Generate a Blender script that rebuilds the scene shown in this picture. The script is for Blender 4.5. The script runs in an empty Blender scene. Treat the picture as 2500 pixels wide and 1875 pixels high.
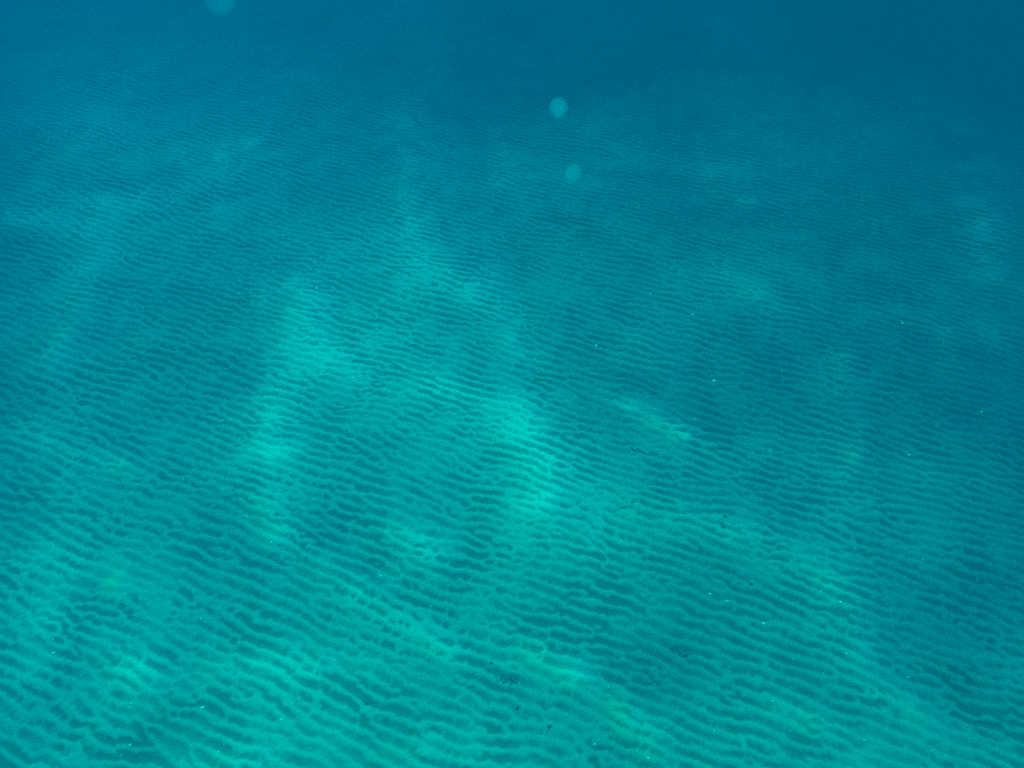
import bpy, bmesh, math, random
import numpy as np
from mathutils import Vector, Matrix, noise as mnoise

random.seed(11)
rng = np.random.default_rng(5)
C = bpy.context.scene.collection
scene = bpy.context.scene

# ---------------------------------------------------------------- camera
W0, H0 = 2500.0, 1875.0            # the photograph's own pixel grid
FPX = 1962.0                       # focal length in those pixels
PITCH = math.radians(45.0)
CAM = Vector((0.0, 0.0, 3.0))
cam = bpy.data.cameras.new('camera')
cam.sensor_width = 36.0
cam.lens = 36.0 * FPX / W0
cam.clip_start = 0.02
cam.clip_end = 400.0
cam.dof.use_dof = True
cam.dof.focus_distance = 3.4
cam.dof.aperture_fstop = 16.0
camo = bpy.data.objects.new('camera', cam)
camo.location = CAM
camo.rotation_euler = (math.radians(90) - PITCH, 0, 0)
C.objects.link(camo)
scene.camera = camo

# ---------------------------------------------------------------- daylight
SUN_EL, SUN_AZ = math.radians(52.0), math.radians(-24.0)   # azimuth from +Y towards +X
world = bpy.data.worlds.new('World')
scene.world = world
world.use_nodes = True
wn = world.node_tree
wn.nodes.clear()
sky = wn.nodes.new('ShaderNodeTexSky')
sky.sky_type = 'NISHITA'
sky.sun_disc = False
sky.sun_elevation = SUN_EL
sky.sun_rotation = SUN_AZ
bg = wn.nodes.new('ShaderNodeBackground')
bg.inputs['Strength'].default_value = 0.12
wo = wn.nodes.new('ShaderNodeOutputWorld')
wn.links.new(sky.outputs[0], bg.inputs['Color'])
wn.links.new(bg.outputs[0], wo.inputs['Surface'])

sun = bpy.data.lights.new('sun', 'SUN')
sun.energy = 5.0
sun.angle = math.radians(0.5)
sun.color = (1.0, 0.96, 0.90)
suno = bpy.data.objects.new('sun', sun)
SUN_DIR = Vector((math.cos(SUN_EL) * math.sin(SUN_AZ), math.cos(SUN_EL) * math.cos(SUN_AZ), math.sin(SUN_EL)))
suno.rotation_euler = SUN_DIR.to_track_quat('Z', 'Y').to_euler()
suno.location = (0, 0, 20)
C.objects.link(suno)

vs = scene.view_settings
vs.view_transform = 'Standard'
vs.look = 'None'
vs.gamma = 1.0
vs.exposure = 3.62
vs.use_curve_mapping = False
scene.cycles.max_bounces = 6
scene.cycles.diffuse_bounces = 2
scene.cycles.volume_bounces = 1
scene.cycles.transparent_max_bounces = 16
scene.cycles.use_denoising = False

# ---------------------------------------------------------------- helpers
def tag(o, label=None, cat=None, group=None, kind=None):
    if label: o['label'] = label
    if cat: o['category'] = cat
    if group: o['group'] = group
    if kind: o['kind'] = kind
    return o

def mat(name):
    m = bpy.data.materials.new(name)
    m.use_nodes = True
    m.node_tree.nodes.clear()
    return m, m.node_tree

def N(nt, typ, **kw):
    n = nt.nodes.new(typ)
    for k, v in kw.items():
        setattr(n, k, v)
    return n

sp, cp = math.sin(PITCH), math.cos(PITCH)
def ray(px, py):
    """direction of the line of sight through a point of the photograph"""
    x = (px - W0 / 2) / FPX
    y = -(py - H0 / 2) / FPX
    return Vector((x, cp + y * sp, -sp + y * cp))
def ground_at(px, py):
    d = ray(px, py)
    return CAM + d * (CAM.z / -d.z)

def grid_mesh(name, X, Y, Z, attrs=None):
    """X, Y 1-d coordinates, Z (len(Y), len(X)) heights -> smooth quad sheet"""
    nx, ny = len(X), len(Y)
    co = np.empty((ny, nx, 3), dtype=np.float32)
    co[..., 0] = X[None, :]
    co[..., 1] = Y[:, None]
    co[..., 2] = Z
    i = np.arange(ny - 1)[:, None] * nx + np.arange(nx - 1)[None, :]
    q = np.stack([i, i + 1, i + nx + 1, i + nx], axis=-1).reshape(-1).astype(np.int32)
    nf = (nx - 1) * (ny - 1)
    me = bpy.data.meshes.new(name)
    me.vertices.add(nx * ny)
    me.vertices.foreach_set('co', co.reshape(-1))
    me.loops.add(nf * 4)
    me.loops.foreach_set('vertex_index', q)
    me.polygons.add(nf)
    me.polygons.foreach_set('loop_start', np.arange(0, nf * 4, 4, dtype=np.int32))
    me.polygons.foreach_set('loop_total', np.full(nf, 4, dtype=np.int32))
    me.polygons.foreach_set('use_smooth', np.ones(nf, dtype=bool))
    for an, (typ, data) in (attrs or {}).items():
        a = me.attributes.new(an, typ, 'POINT')
        if typ == 'FLOAT':
            a.data.foreach_set('value', data.astype(np.float32).reshape(-1))
        else:
            a.data.foreach_set('vector', data.astype(np.float32).reshape(-1))
    me.update(calc_edges=True)
    return me

# ---------------------------------------------------------------- ripple field (periodic, built in the frequency domain)
L_DOM, N_DOM = 15.6, 2400
dx = L_DOM / N_DOM
fx = np.fft.fftfreq(N_DOM, dx)[None, :]
fy = np.fft.fftfreq(N_DOM, dx)[:, None]
kr = np.hypot(fx, fy) + 1e-9
LAM = 0.055
TH = math.radians(23.0)              # crests run to the right and a little towards the camera
ux, uy = math.sin(TH), math.cos(TH)  # across the crests

def band(lam, width, ang0, angw, seed):
    r = np.random.default_rng(seed)
    wht = np.fft.fft2(r.standard_normal((N_DOM, N_DOM)))
    ang = np.arctan2(fy * math.cos(ang0) - fx * math.sin(ang0) * 1.0, fx * math.cos(ang0) + fy * math.sin(ang0))
    f = np.exp(-0.5 * (np.log(kr * lam) / width) ** 2) * np.exp(-0.5 * (ang / angw) ** 2)
    z = np.fft.ifft2(wht * f)
    z /= np.sqrt(np.mean(np.abs(z) ** 2))
    return z
def lowpass(scale, seed):
    r = np.random.default_rng(seed)
    z = np.fft.ifft2(np.fft.fft2(r.standard_normal((N_DOM, N_DOM))) * np.exp(-0.5 * (kr * scale) ** 2)).real
    return (z / z.std())

ANG = math.atan2(uy, ux)
z1 = band(LAM, 0.16, ANG, 0.24, 21)
z2 = band(LAM * 0.72, 0.25, ANG, 0.62, 22)
zz = z1 + 0.38 * z2
phase = np.angle(zz)
ampl = np.clip(np.abs(zz) / 0.9, 0.0, 1.0) ** 0.6
# crest at phase 0; steeper on the side turned to the camera
ph = phase + 0.45 * np.sin(phase)
crest = (0.5 + 0.5 * np.cos(ph)) ** 0.85
def blur(F, s):
    return np.fft.ifft2(np.fft.fft2(F) * np.exp(-0.5 * (kr * s) ** 2)).real
# low cross ridges that cut the troughs into short cells
zc = band(0.17, 0.60, ANG + math.pi / 2, 0.60, 23).real
cross = blur(np.exp(-(zc / 0.34) ** 2), 0.014)
fine = blur(np.random.default_rng(25).standard_normal((N_DOM, N_DOM)), 0.03)
fine /= fine.std()
fine2 = blur(np.random.default_rng(28).standard_normal((N_DOM, N_DOM)), 0.07)
fine2 /= fine2.std()
big = lowpass(1.6, 26)
mid = lowpass(0.45, 27)
h = ampl * crest + (1 - ampl) * 0.6
h = np.maximum(h, np.minimum(0.75, 1.0 * cross * (0.36 + 0.60 * crest)))
h = h + 0.05 * fine2
HGT = 0.0064 * h * (1 + 0.10 * mid) + 0.0003 * fine + 0.012 * big
# darker, coarser sediment and detritus settled in the troughs
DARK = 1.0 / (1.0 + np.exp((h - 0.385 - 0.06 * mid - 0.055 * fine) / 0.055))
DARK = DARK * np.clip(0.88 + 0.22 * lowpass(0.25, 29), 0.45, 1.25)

def sample(F, X, Y):
    u = (X / dx) % N_DOM
    v = (Y / dx) % N_DOM
    i0 = np.floor(u).astype(int); j0 = np.floor(v).astype(int)
    fu = (u - i0)[None, :]; fv = (v - j0)[:, None]
    i1 = (i0 + 1) % N_DOM; j1 = (j0 + 1) % N_DOM
    i0 %= N_DOM; j0 %= N_DOM
    a = F[np.ix_(j0, i0)]; b = F[np.ix_(j0, i1)]; c = F[np.ix_(j1, i0)]; d = F[np.ix_(j1, i1)]
    return (a * (1 - fu) + b * fu) * (1 - fv) + (c * (1 - fu) + d * fu) * fv

def axis(lo, hi, step, far_lo, far_hi):
    core = np.arange(lo, hi, step)
    out, s, p = [], step, hi
    while p < far_hi:
        out.append(p); s *= 1.07; p += s
    inn, s, p = [], step, lo - step
    while p > far_lo:
        inn.append(p); s *= 1.07; p -= s
    return np.array(inn[::-1] + list(core) + out)
GX = axis(-6.1, 6.1, 0.0075, -60, 60)
GY = axis(0.6, 9.4, 0.0075, -40, 70)
Z = sample(HGT, GX, GY)
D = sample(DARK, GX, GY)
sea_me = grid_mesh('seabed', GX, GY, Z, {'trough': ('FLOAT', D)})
seabed = bpy.data.objects.new('seabed', sea_me)
C.objects.link(seabed)
tag(seabed, 'rippled pale sand seabed with dark sediment in the troughs', None, None, 'structure')

m, nt = mat('rippled_sand')
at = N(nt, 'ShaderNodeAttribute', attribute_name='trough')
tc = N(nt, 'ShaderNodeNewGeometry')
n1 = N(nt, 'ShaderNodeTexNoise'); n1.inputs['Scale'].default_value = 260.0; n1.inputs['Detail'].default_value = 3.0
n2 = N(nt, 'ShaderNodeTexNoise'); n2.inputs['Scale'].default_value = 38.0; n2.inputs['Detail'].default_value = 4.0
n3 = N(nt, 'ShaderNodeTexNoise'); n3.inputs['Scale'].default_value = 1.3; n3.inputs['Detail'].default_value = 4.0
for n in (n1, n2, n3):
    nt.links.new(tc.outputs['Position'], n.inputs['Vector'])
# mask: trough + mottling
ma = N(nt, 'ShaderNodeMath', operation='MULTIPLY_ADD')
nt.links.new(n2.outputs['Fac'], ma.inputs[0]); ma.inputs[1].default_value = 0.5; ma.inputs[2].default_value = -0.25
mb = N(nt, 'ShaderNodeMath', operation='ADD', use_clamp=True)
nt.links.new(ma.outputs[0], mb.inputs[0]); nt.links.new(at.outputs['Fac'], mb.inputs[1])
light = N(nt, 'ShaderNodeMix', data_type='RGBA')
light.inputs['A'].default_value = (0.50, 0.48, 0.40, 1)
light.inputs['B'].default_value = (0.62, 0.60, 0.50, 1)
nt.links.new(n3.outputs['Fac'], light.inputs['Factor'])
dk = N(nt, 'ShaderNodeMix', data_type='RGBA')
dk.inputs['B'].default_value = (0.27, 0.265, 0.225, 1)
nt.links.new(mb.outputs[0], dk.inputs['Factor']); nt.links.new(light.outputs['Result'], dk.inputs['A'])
gr = N(nt, 'ShaderNodeMapRange')
gr.inputs['From Min'].default_value = 0.3; gr.inputs['From Max'].default_value = 0.7
gr.inputs['To Min'].default_value = 0.82; gr.inputs['To Max'].default_value = 1.16
nt.links.new(n1.outputs['Fac'], gr.inputs['Value'])
mul = N(nt, 'ShaderNodeVectorMath', operation='SCALE')
nt.links.new(dk.outputs['Result'], mul.inputs[0]); nt.links.new(gr.outputs[0], mul.inputs['Scale'])
bs = N(nt, 'ShaderNodeBsdfPrincipled')
bs.inputs['Roughness'].default_value = 0.95
bs.inputs['Specular IOR Level'].default_value = 0.1
nt.links.new(mul.outputs[0], bs.inputs['Base Color'])
bp = N(nt, 'ShaderNodeBump'); bp.inputs['Strength'].default_value = 0.35; bp.inputs['Distance'].default_value = 0.004
nt.links.new(n1.outputs['Fac'], bp.inputs['Height']); nt.links.new(bp.outputs[0], bs.inputs['Normal'])
out = N(nt, 'ShaderNodeOutputMaterial'); nt.links.new(bs.outputs[0], out.inputs['Surface'])
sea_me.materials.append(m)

# ---------------------------------------------------------------- water surface: unseen sheet added to shape the sunlight, patches painted into its tint
ZW = 6.0
WX = np.concatenate([np.arange(-80, -14, 1.5), np.arange(-14, 12, 0.05), np.arange(12, 80, 1.5)])
WY = np.concatenate([np.arange(-60, -2, 1.5), np.arange(-2, 24, 0.05), np.arange(24, 100, 1.5)])
off = SUN_DIR * (ZW / SUN_DIR.z)              # a sun ray that crosses the surface at S lands on the bed at S - off
BX, BY = np.meshgrid(WX - off.x, WY - off.y)  # where each surface point's light lands

# (photo px, photo py, half width px, half height px, strength, tilt degrees) of the light patches painted into the tint, as they lie on the sand
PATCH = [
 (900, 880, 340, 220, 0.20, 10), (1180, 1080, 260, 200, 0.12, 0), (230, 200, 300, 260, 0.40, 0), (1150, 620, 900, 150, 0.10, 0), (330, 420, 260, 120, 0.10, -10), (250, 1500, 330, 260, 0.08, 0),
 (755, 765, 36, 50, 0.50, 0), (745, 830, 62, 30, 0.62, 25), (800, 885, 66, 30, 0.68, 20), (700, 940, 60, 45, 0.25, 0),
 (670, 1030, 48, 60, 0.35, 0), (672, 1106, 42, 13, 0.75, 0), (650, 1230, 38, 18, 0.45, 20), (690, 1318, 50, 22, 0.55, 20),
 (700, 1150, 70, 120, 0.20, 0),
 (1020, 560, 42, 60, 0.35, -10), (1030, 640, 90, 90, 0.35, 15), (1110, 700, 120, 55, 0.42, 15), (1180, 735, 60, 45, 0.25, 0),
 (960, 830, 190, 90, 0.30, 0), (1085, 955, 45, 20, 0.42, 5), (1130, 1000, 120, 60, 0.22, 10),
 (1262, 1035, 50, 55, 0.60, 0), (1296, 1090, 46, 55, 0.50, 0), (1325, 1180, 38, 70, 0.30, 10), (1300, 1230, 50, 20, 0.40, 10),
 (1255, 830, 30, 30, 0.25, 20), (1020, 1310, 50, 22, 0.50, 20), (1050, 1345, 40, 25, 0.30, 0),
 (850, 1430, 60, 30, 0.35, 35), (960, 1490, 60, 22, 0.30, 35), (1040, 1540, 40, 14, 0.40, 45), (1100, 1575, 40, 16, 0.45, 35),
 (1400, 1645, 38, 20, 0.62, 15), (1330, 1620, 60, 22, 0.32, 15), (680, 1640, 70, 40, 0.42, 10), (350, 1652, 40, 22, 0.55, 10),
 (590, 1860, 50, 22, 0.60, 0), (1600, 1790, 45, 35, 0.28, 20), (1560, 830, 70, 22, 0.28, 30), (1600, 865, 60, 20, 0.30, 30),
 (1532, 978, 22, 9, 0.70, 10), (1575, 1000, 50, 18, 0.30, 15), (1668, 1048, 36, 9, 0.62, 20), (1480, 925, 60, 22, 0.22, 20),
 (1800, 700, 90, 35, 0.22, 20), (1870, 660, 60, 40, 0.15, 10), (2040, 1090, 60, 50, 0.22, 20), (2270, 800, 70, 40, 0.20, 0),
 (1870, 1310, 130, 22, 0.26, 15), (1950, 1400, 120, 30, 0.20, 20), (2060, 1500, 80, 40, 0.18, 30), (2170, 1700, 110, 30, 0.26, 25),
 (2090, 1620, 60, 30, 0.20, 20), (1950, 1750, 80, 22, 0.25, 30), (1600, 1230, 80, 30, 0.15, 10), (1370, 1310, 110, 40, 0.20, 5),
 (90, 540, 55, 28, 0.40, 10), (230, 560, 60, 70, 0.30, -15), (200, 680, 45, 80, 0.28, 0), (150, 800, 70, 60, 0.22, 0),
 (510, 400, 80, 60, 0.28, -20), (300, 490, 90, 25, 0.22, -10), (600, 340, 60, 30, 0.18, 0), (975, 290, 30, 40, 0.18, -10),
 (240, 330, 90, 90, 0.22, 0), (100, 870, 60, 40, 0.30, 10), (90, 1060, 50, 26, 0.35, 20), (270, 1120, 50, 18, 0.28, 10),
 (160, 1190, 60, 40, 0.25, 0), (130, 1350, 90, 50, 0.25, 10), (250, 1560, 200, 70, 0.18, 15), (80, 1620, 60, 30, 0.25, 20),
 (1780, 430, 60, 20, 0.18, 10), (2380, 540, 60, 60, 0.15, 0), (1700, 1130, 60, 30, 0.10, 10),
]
SHADE = [  # darker areas painted into the sheet's tint, among them dim rims like vignetting
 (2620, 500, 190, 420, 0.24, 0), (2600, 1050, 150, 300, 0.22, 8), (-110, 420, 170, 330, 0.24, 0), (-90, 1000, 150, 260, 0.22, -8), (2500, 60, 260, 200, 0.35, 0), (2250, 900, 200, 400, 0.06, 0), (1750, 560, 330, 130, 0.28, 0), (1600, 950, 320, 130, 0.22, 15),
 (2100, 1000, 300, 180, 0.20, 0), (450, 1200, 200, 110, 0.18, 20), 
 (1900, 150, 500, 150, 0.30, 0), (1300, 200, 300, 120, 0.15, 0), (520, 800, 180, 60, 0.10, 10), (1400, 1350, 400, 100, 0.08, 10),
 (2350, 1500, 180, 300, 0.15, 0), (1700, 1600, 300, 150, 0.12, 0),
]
def smp2(F, BX, BY):
    u = ((BX / dx) % N_DOM).astype(int) % N_DOM
    v = ((BY / dx) % N_DOM).astype(int) % N_DOM
    return F[v, u]
STREAK = [   # bright caustic lines painted into the sheet's tint: points, width px, strength
 ([(0, 505), (60, 540), (130, 552), (225, 565), (245, 610), (205, 700), (170, 790), (95, 885)], 14, 0.42),
 ([(230, 560), (270, 500), (350, 480), (480, 440), (560, 375), (640, 325)], 12, 0.38),
 ([(965, 255), (1025, 330), (1000, 470), (1012, 580), (1080, 640), (1150, 715), (1200, 760)], 16, 0.38),
 ([(735, 720), (760, 790), (820, 865), (870, 905)], 26, 0.40), ([(745, 850), (700, 930), (668, 1000), (680, 1105)], 24, 0.34),
 ([(655, 1140), (655, 1230), (700, 1320), (790, 1395), (870, 1450), (960, 1505), (1060, 1560), (1110, 1585)], 18, 0.38),
 ([(1215, 800), (1270, 860), (1340, 905)], 16, 0.28), ([(1060, 950), (1190, 975), (1270, 1000), (1330, 1085), (1335, 1190), (1290, 1245)], 22, 0.36),
 ([(1330, 1240), (1350, 1330), (1420, 1380)], 16, 0.22),
 ([(1370, 815), (1480, 860), (1580, 890), (1650, 930)], 11, 0.32), ([(1470, 955), (1580, 1000), (1680, 1050), (1770, 1105)], 13, 0.34),
 ([(1690, 320), (1740, 420), (1800, 490), (1900, 520)], 13, 0.22), ([(1760, 680), (1870, 735), (1990, 780)], 15, 0.20),
 ([(2060, 880), (2055, 990), (2100, 1090), (2075, 1260)], 20, 0.26), ([(2180, 770), (2290, 830), (2350, 910)], 16, 0.22),
 ([(2370, 440), (2410, 530), (2400, 650)], 18, 0.20),
 ([(1760, 1285), (1890, 1325), (2010, 1390), (2085, 1480), (2120, 1610), (2200, 1710), (2300, 1800)], 17, 0.22),
 ([(1600, 1235), (1760, 1290)], 18, 0.22), ([(1320, 1600), (1400, 1650), (1450, 1690), (1560, 1765), (1650, 1860)], 22, 0.30),
 ([(990, 1290), (1040, 1320), (1085, 1370)], 20, 0.34), ([(60, 1060), (160, 1100), (280, 1125), (350, 1180)], 18, 0.24),
 ([(60, 1350), (240, 1370), (330, 1450)], 18, 0.20), ([(60, 1480), (230, 1560), (350, 1650), (420, 1700)], 24, 0.28),
 ([(560, 1650), (680, 1625), (790, 1650)], 18, 0.34), ([(520, 1875), (600, 1850), (680, 1870)], 18, 0.40),
 ([(960, 1830), (1100, 1800), (1180, 1850)], 20, 0.16), ([(1180, 280), (1240, 400), (1220, 470)], 13, 0.16),
 ([(380, 120), (300, 260), (180, 380), (90, 470)], 26, 0.18), ([(640, 690), (700, 700), (760, 690)], 14, 0.2),
 ([(2280, 1060), (2380, 1110), (2480, 1200)], 18, 0.14), ([(1900, 1740), (1990, 1770), (2100, 1850)], 20, 0.22),
]
def light_map(BX, BY):
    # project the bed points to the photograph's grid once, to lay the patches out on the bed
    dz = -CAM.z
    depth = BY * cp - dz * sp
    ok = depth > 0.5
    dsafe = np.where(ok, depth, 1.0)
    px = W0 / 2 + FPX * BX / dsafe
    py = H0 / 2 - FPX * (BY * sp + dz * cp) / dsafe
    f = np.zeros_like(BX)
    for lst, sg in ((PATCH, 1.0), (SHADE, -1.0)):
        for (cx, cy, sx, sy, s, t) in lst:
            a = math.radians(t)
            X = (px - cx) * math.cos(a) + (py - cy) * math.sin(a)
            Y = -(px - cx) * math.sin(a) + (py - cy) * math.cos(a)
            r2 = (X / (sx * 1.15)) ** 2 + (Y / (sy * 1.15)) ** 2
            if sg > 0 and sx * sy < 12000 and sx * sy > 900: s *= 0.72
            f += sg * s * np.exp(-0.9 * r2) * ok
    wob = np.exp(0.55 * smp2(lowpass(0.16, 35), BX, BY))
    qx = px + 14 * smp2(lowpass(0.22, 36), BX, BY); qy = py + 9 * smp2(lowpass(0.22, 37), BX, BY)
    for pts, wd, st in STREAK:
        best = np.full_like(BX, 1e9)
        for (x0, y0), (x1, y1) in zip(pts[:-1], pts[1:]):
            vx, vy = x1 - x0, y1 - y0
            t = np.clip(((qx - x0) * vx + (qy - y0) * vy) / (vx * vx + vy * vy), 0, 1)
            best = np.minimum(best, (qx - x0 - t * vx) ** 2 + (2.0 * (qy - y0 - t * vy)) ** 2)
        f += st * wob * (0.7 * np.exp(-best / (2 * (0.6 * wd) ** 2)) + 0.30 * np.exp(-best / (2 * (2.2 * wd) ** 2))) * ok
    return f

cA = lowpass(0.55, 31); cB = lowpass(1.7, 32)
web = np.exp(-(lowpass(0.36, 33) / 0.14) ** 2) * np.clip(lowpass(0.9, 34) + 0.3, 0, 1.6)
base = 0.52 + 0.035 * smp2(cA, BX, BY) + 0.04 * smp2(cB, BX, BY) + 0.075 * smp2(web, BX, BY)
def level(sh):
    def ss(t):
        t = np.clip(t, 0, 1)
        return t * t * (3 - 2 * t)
    dimming = (1 - 0.17 * ss((BX - 0.2 * BY + 0.3) / 4.0)) * (1 - 0.38 * ss((BY - 4.8) / 4.0))   # less light, painted into the tint far away and towards the right
    return np.clip(base * dimming + 0.78 * light_map(BX + sh, BY), 0.08, 1.3)
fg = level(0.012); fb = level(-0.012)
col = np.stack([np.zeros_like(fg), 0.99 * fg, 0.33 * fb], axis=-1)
wav = 0.03 * np.sin(BX * 2.1 + 0.6 * np.sin(BY * 0.7)) + 0.02 * np.sin(BY * 3.3 + BX)
w_me = grid_mesh('water_surface_gobo', WX, WY, ZW + wav, {'light_map': ('FLOAT_VECTOR', col)})
w = bpy.data.objects.new('water_surface_gobo', w_me)
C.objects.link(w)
tag(w, 'wavy sea surface sheet overhead, added to shape the light, patches painted into its teal tint', None, None, 'structure')
m, nt = mat('sea_surface_gobo')
at = N(nt, 'ShaderNodeAttribute', attribute_name='light_map')
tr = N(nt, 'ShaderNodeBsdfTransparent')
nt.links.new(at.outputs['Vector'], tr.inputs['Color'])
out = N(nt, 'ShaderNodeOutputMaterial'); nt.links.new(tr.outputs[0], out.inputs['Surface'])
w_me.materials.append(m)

# ---------------------------------------------------------------- drifting specks
SPECK = '''1171,687,3 1063,578,2 2012,436,2 1600,212,1 1603,297,1.4 2011,268,1.5 1892,308,1 1497,152,1.4 1440,1195,2.5 1127,1136,2.5e 568,1381,2.8e
872,1399,2.4e 1212,1452,2.2e 1490,1397,2.5 1764,1213,1.8 1824,1274,1.4 1640,832,1.5e 1626,858,1.2 1895,962,1.2 1856,962,1.2 316,803,1.8 228,1104,1.6
230,1164,1.6e 2131,780,1.5e 1537,935,1.2 1803,757,1.2 2057,1257,1.2 560,1560,1.8e 940,1590,1.5e 1820,1603,1.5 1507,1341,1.2 792,418,1.2 410,395,1.2
468,145,1 865,1015,1 920,1125,1.1 1473,770,1.1 1228,710,1.1'''
SPECK2 = '''541,206,1.7 787,156,1.1 1111,294,1.5 579,424,1.7 757,344,1.1 537,536,1.2 468,681,1.6 352,715,1.8 350,512,1 566,826,1.4 696,801,1.7 899,731,1.7
567,916,2 410,918,1.5 854,911,2.6f 929,941,2.4f 1085,1036,2.0f 1416,944,1.8f 1330,899,1.5 1567,895,1.5 1441,1166,2.2 1214,1190,1.8f 1123,1371,1.6f
415,1311,1.8 616,1300,1.3 357,1558,3.0 129,1542,2.0 588,1617,1.8f 1520,1540,1.8f 2024,125,1.8 1712,310,1.6f 1130,513,1.2 1912,567,1.4 1770,759,1.2
1708,1268,1.2 1343,1252,1.2 1133,1155,1.3 1200,1500,1.2 870,1500,1.2 1290,1080,1'''
SPECK3 = '''779,1357,1.7f 364,1490,1.8f 740,1524,1.3 257,1597,1.3 1162,1599,1.4 872,1641,2.2f 598,1266,1.4 1683,1392,1.3f 820,1327,1 300,1100,.8'''
SPECK4 = '''1365,1243,1.3f 1033,1265,1.3 421,1450,1.4 1293,1490,1.6 2047,1472,1.4 1520,1628,1.1 697,1303,1.1 614,1330,1.1 1680,1383,1.1 1765,945,1.6 870,1240,.9'''
specks = []
for txt, ox, oy in ((SPECK, 0, 935), (SPECK2, 1250, 935), (SPECK3, 1250, 0), (SPECK4, 0, 0)):
    for t in txt.split():
        a, b, c = t.split(',')
        tilt = None
        if c[-1] in 'ef':
            tilt = 35 if c[-1] == 'e' else -25
            c = c[:-1]
        specks.append((ox + float(a) / 1.765, oy + float(b) / 1.765, float(c), tilt))

m_speck, nt = mat('pale_plankton')
bs = N(nt, 'ShaderNodeBsdfPrincipled')
bs.inputs['Roughness'].default_value = 0.6
nz = N(nt, 'ShaderNodeTexNoise'); nz.inputs['Scale'].default_value = 300
cr = N(nt, 'ShaderNodeMix', data_type='RGBA')
cr.inputs['A'].default_value = (0.66, 0.76, 0.92, 1); cr.inputs['B'].default_value = (0.74, 0.84, 0.96, 1)
nt.links.new(nz.outputs['Fac'], cr.inputs['Factor'])
nt.links.new(cr.outputs['Result'], bs.inputs['Base Color'])
tl = N(nt, 'ShaderNodeBsdfTranslucent'); nt.links.new(cr.outputs['Result'], tl.inputs['Color'])
mx = N(nt, 'ShaderNodeMixShader'); mx.inputs[0].default_value = 0.5
nt.links.new(bs.outputs[0], mx.inputs[1]); nt.links.new(tl.outputs[0], mx.inputs[2])
out = N(nt, 'ShaderNodeOutputMaterial'); nt.links.new(mx.outputs[0], out.inputs['Surface'])

def flake_mesh(name, seed, elong):
    bm = bmesh.new()
    bmesh.ops.create_icosphere(bm, subdivisions=2, radius=1.0)
    for v in bm.verts:
        n = mnoise.noise(v.co * 1.3 + Vector((seed * 7.1, 0, 0)))
        v.co *= 1 + 0.35 * n
        v.co.x *= elong
        v.co.z *= 0.8
    me = bpy.data.meshes.new(name)
    bm.to_mesh(me); bm.free()
    me.polygons.foreach_set('use_smooth', [True] * len(me.polygons))
    me.materials.append(m_speck)
    return me
FL = [flake_mesh('speck', s, 1.0) for s in range(3)] + [flake_mesh('speck', s + 5, 1.8) for s in range(3)]
SPECIAL = {
 (1171, 687): 'largest bright white speck over the sand, left of the middle, a dark dot below it',
 (357, 1558): 'bright pale speck near the bottom edge, right of the middle, over a dark trough',
 (568, 1381): 'slanted white fleck near the lower left, longest one rising to the right',
 (1440, 1195): 'pale round speck left of the dark debris near the bottom centre',
 (854, 911): 'upper of two slanted white flecks side by side in the lower right',
 (929, 941): 'lower of two slanted white flecks side by side in the lower right',
 (872, 1641): 'flat white fleck in the middle right, brightest over the dim sand there',
 (1765, 945): 'small white speck at the top of the bright light streak in the middle',
}
k = 0
for (px, py, r, tilt) in specks:
    d = ray(px, py)
    full = CAM.z / -d.z
    t = full * random.uniform(0.35, 0.75)
    if py < 1000: t = full * random.uniform(0.3, 0.5)
    o = bpy.data.objects.new('drifting_speck', FL[(k % 3) + (3 if tilt is not None else 0)])
    o.location = CAM + d * t
    s = (r * 0.9 + 0.55) * t / FPX
    o.scale = (s, s, s)
    if tilt is None:
        o.rotation_euler = (random.uniform(0, 3), random.uniform(0, 3), random.uniform(0, 3))
    else:
        o.rotation_euler = (math.radians(90) - PITCH, 0, 0)
        o.rotation_euler.rotate_axis('Z', math.radians(tilt + random.uniform(-8, 8)))
    C.objects.link(o)
    key = None
    for kk in SPECIAL:
        for ox, oy in ((0, 935), (1250, 935), (1250, 0), (0, 0)):
            if abs(ox + kk[0] / 1.765 - px) < .3 and abs(oy + kk[1] / 1.765 - py) < .3:
                key = kk
    lab = SPECIAL.get(key) or ('tiny slanted white fleck drifting in the teal water above the sand' if tilt is not None
                               else 'tiny round white speck drifting in the teal water above the sand')
    tag(o, lab, 'speck', 'white specks drifting in the water')
    k += 1

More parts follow.
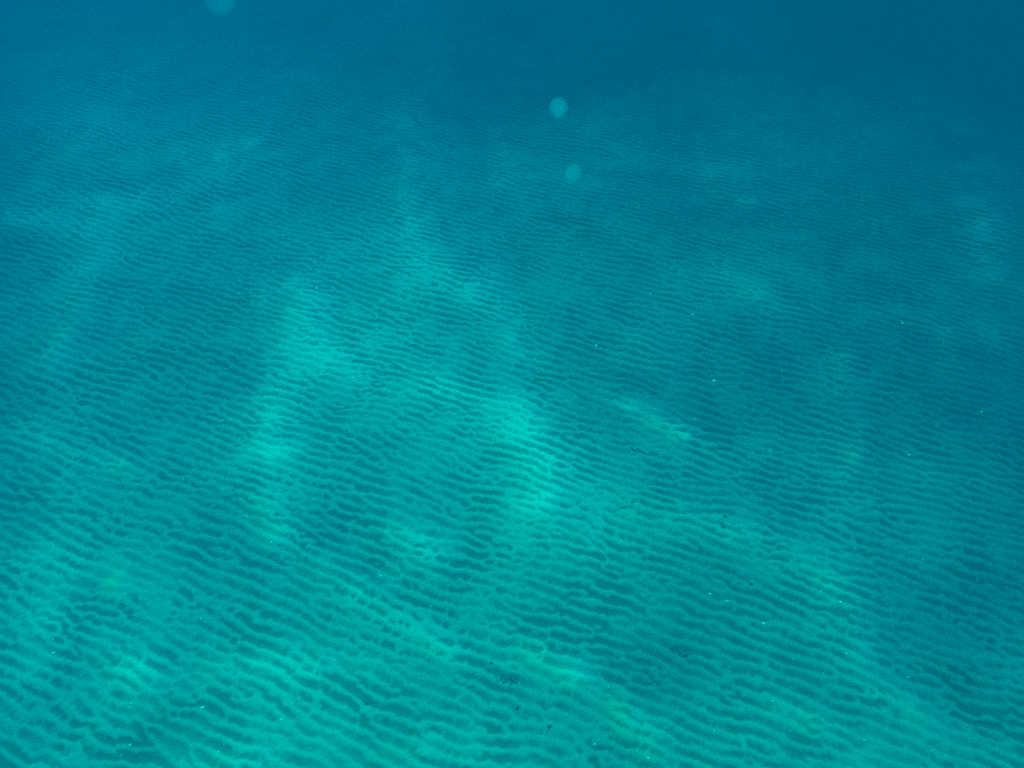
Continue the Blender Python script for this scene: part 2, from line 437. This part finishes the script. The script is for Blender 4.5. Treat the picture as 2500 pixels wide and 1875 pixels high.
# ---------------------------------------------------------------- three clear balls near the lens, standing in for backscatter discs of blurred particles
def blob_mat(name, od):
    m, nt = mat(name)
    v = N(nt, 'ShaderNodeVolumePrincipled')
    v.inputs['Color'].default_value = (0.1, 0.42, 0.98, 1)
    v.inputs['Density'].default_value = od
    out = N(nt, 'ShaderNodeOutputMaterial'); nt.links.new(v.outputs[0], out.inputs['Volume'])
    return m
BLOBS = [(536, -2, 37, 0.60, 0.13, 'large faint blue round backscatter blob cut by the top edge, left of centre'),
         (1364, 262, 23.5, 0.55, 0.27, 'brighter blue round backscatter blob in the upper centre, above another one'),
         (1398, 423, 22, 0.62, 0.20, 'fainter blue round backscatter blob below a brighter one, right of centre')]
for px, py, r, t, fac, lab in BLOBS:
    bm = bmesh.new()
    bmesh.ops.create_icosphere(bm, subdivisions=4, radius=1.0)
    for v in bm.verts:
        v.co *= 1 + 0.05 * mnoise.noise(v.co * 1.5 + Vector((px, 0, 0)))
    me = bpy.data.meshes.new('backscatter_blob')
    bm.to_mesh(me); bm.free()
    me.polygons.foreach_set('use_smooth', [True] * len(me.polygons))
    me.materials.append(blob_mat('clear_blue_backscatter', fac / (2 * r * t / FPX)))
    o = bpy.data.objects.new('backscatter_blob', me)
    o.location = CAM + ray(px, py) * t
    s = r * t / FPX
    o.scale = (s, s, s * 1.08)
    C.objects.link(o)
    tag(o, lab, 'jelly', 'round see-through backscatter blobs near the lens')

# ---------------------------------------------------------------- debris lying on the sand
m_deb, nt = mat('dark_debris')
bs = N(nt, 'ShaderNodeBsdfPrincipled'); bs.inputs['Roughness'].default_value = 0.9
nz = N(nt, 'ShaderNodeTexNoise'); nz.inputs['Scale'].default_value = 90
cr = N(nt, 'ShaderNodeMix', data_type='RGBA')
cr.inputs['A'].default_value = (0.15, 0.15, 0.12, 1); cr.inputs['B'].default_value = (0.26, 0.25, 0.20, 1)
nt.links.new(nz.outputs['Fac'], cr.inputs['Factor']); nt.links.new(cr.outputs['Result'], bs.inputs['Base Color'])
out = N(nt, 'ShaderNodeOutputMaterial'); nt.links.new(bs.outputs[0], out.inputs['Surface'])

def bed_z(x, y):
    return float(sample(HGT, np.array([x]), np.array([y]))[0, 0])

def lump(bm, c, r, seed, flat=0.45):
    res = bmesh.ops.create_icosphere(bm, subdivisions=2, radius=1.0)
    a = random.uniform(0, 3.1)
    e = random.uniform(1.0, 1.7)
    for v in res['verts']:
        n = mnoise.noise(v.co * 1.4 + Vector((seed, 3, 1)))
        p = v.co * (1 + 0.45 * n)
        x, y = p.x * e, p.y
        v.co = Vector((c[0] + r * (x * math.cos(a) - y * math.sin(a)), c[1] + r * (x * math.sin(a) + y * math.cos(a)), c[2] + r * flat * p.z))

def pebble(px, py, rpx, lab, name='dark_pebble_or_shadow', cat='pebble', group=None):
    g = ground_at(px, py)
    r = 0.48 * rpx * (CAM - g).length / FPX
    bm = bmesh.new()
    lump(bm, (0, 0, r * 0.3), r, px)
    me = bpy.data.meshes.new(name); bm.to_mesh(me); bm.free()
    me.polygons.foreach_set('use_smooth', [True] * len(me.polygons)); me.materials.append(m_deb)
    o = bpy.data.objects.new(name, me); o.location = (g.x, g.y, bed_z(g.x, g.y)); C.objects.link(o)
    tag(o, lab, cat, group)

def litter(px, py, w, hh, n, lab):
    g0 = ground_at(px, py)
    z0 = bed_z(g0.x, g0.y)
    root = bpy.data.objects.new('debris_patch', None)
    root.location = (g0.x, g0.y, z0); C.objects.link(root)
    tag(root, lab, 'debris', 'patches of dark debris on the sand')
    for i in range(n):
        qx = px + random.gauss(0, w * 0.5); qy = py + random.gauss(0, hh * 0.5) + (qx - px) * 0.25
        g = ground_at(qx, qy)
        r = random.uniform(1.2, 3.2) * (CAM - g).length / FPX
        z = bed_z(g.x, g.y) - z0
        bm = bmesh.new()
        if random.random() < 0.55:
            nm = 'grain'
            lump(bm, (g.x - g0.x, g.y - g0.y, z + r * 0.2), r, i * 3.3)
        else:      # a thin curled scrap
            nm = 'scrap'
            a = random.uniform(0, 6.28); ln = r * random.uniform(2, 4)
            pts = [Vector((g.x - g0.x + ln * (j / 4 - .5) * math.cos(a + .35 * j), g.y - g0.y + ln * (j / 4 - .5) * math.sin(a + .35 * j), z + 0.001 + 0.001 * math.sin(j))) for j in range(5)]
            tube(bm, pts, r * 0.30)
        me = bpy.data.meshes.new(nm); bm.to_mesh(me); bm.free()
        me.materials.append(m_deb)
        o = bpy.data.objects.new(nm, me); C.objects.link(o); o.parent = root

def tube(bm, pts, r, seg=6):
    rings = []
    for i, p in enumerate(pts):
        d = (pts[min(i + 1, len(pts) - 1)] - pts[max(i - 1, 0)]).normalized()
        a = d.cross(Vector((0, 0, 1)))
        a = a.normalized() if a.length > 1e-6 else Vector((1, 0, 0))
        b = d.cross(a)
        rr = r * (0.35 if i in (0, len(pts) - 1) else 1.0)
        rings.append([bm.verts.new(p + a * rr * math.cos(2 * math.pi * k / seg) + b * rr * math.sin(2 * math.pi * k / seg)) for k in range(seg)])
    for i in range(len(rings) - 1):
        for k in range(seg):
            bm.faces.new((rings[i][k], rings[i][(k + 1) % seg], rings[i + 1][(k + 1) % seg], rings[i + 1][k]))
    bm.faces.new(rings[0][::-1]); bm.faces.new(rings[-1])

litter(1245, 1660, 36, 14, 34, 'speckled dark debris scattered on the sand near the bottom centre')
litter(1662, 1600, 26, 12, 20, 'faint dark debris on the sand in the lower right, ring of scraps')
litter(897, 1712, 9, 6, 14, 'small dark tuft of debris in a trough near the bottom left of centre')
litter(1560, 1100, 22, 8, 12, 'thin dark debris on the dim sand just right of the middle')
pebble(1199, 1616, 5.5, 'small round dark pebble on light sand above the speckled debris')
pebble(1192, 1632, 6, 'dark pebble just below a rounder one, left of the speckled debris')
pebble(1263, 1727, 8, 'oval dark pebble at the trough end below the speckled debris')
pebble(1542, 1232, 6, 'dark pebble right of a thin twig in the middle of the sand')
pebble(1768, 1266, 7, 'dark upper pebble of a stacked pair right of the middle')
pebble(1764, 1290, 6, 'dark lower pebble of a pair right of the middle, left one')
pebble(1341, 1775, 7, 'dark pebble in a trough close to the bottom edge, centre right')
pebble(1832, 1431, 7, 'dark pebble in a dim trough, upper one in the lower right')
pebble(679, 1330, 4, 'tiny dark lump added as the shadow under the largest white speck')  # a dark lump in place of the speck's shadow

g0 = ground_at(1488, 1260); g1 = ground_at(1505, 1250); g2 = ground_at(1520, 1243); g3 = ground_at(1540, 1242)
bm = bmesh.new()
z0 = bed_z(g0.x, g0.y)
tube(bm, [Vector((g.x - g0.x, g.y - g0.y, bed_z(g.x, g.y) - z0 + 0.003)) for g in (g0, g1, g2, g3)], 0.0010)
me = bpy.data.meshes.new('thin_twig'); bm.to_mesh(me); bm.free(); me.materials.append(m_deb)
tw = bpy.data.objects.new('thin_twig', me); tw.location = (g0.x, g0.y, z0); C.objects.link(tw)
tag(tw, 'thin dark bent twig lying across a ripple right of the middle', 'twig')

# ---------------------------------------------------------------- the water itself, as an even haze
me = bpy.data.meshes.new('haze')
bm = bmesh.new()
bmesh.ops.create_cube(bm, size=1.0)
for v in bm.verts:
    v.co = Vector((v.co.x * 150, v.co.y * 140 + 18, -1.1 + (v.co.z + 0.5) * 4.5))
bm.to_mesh(me); bm.free()
hz = bpy.data.objects.new('haze', me)
C.objects.link(hz)
tag(hz, 'clear blue sea water that swallows the far sand', None, None, 'stuff')
m, nt = mat('sea_water_haze')
pv = N(nt, 'ShaderNodeVolumePrincipled')
pv.inputs['Color'].default_value = (0.0, 0.061, 0.190, 1)
pv.inputs['Density'].default_value = 0.365
pv.inputs['Absorption Color'].default_value = (0.0, 0.0, 0.15, 1)
pv.inputs['Anisotropy'].default_value = 0.0
out = N(nt, 'ShaderNodeOutputMaterial'); nt.links.new(pv.outputs[0], out.inputs['Volume'])
me.materials.append(m)
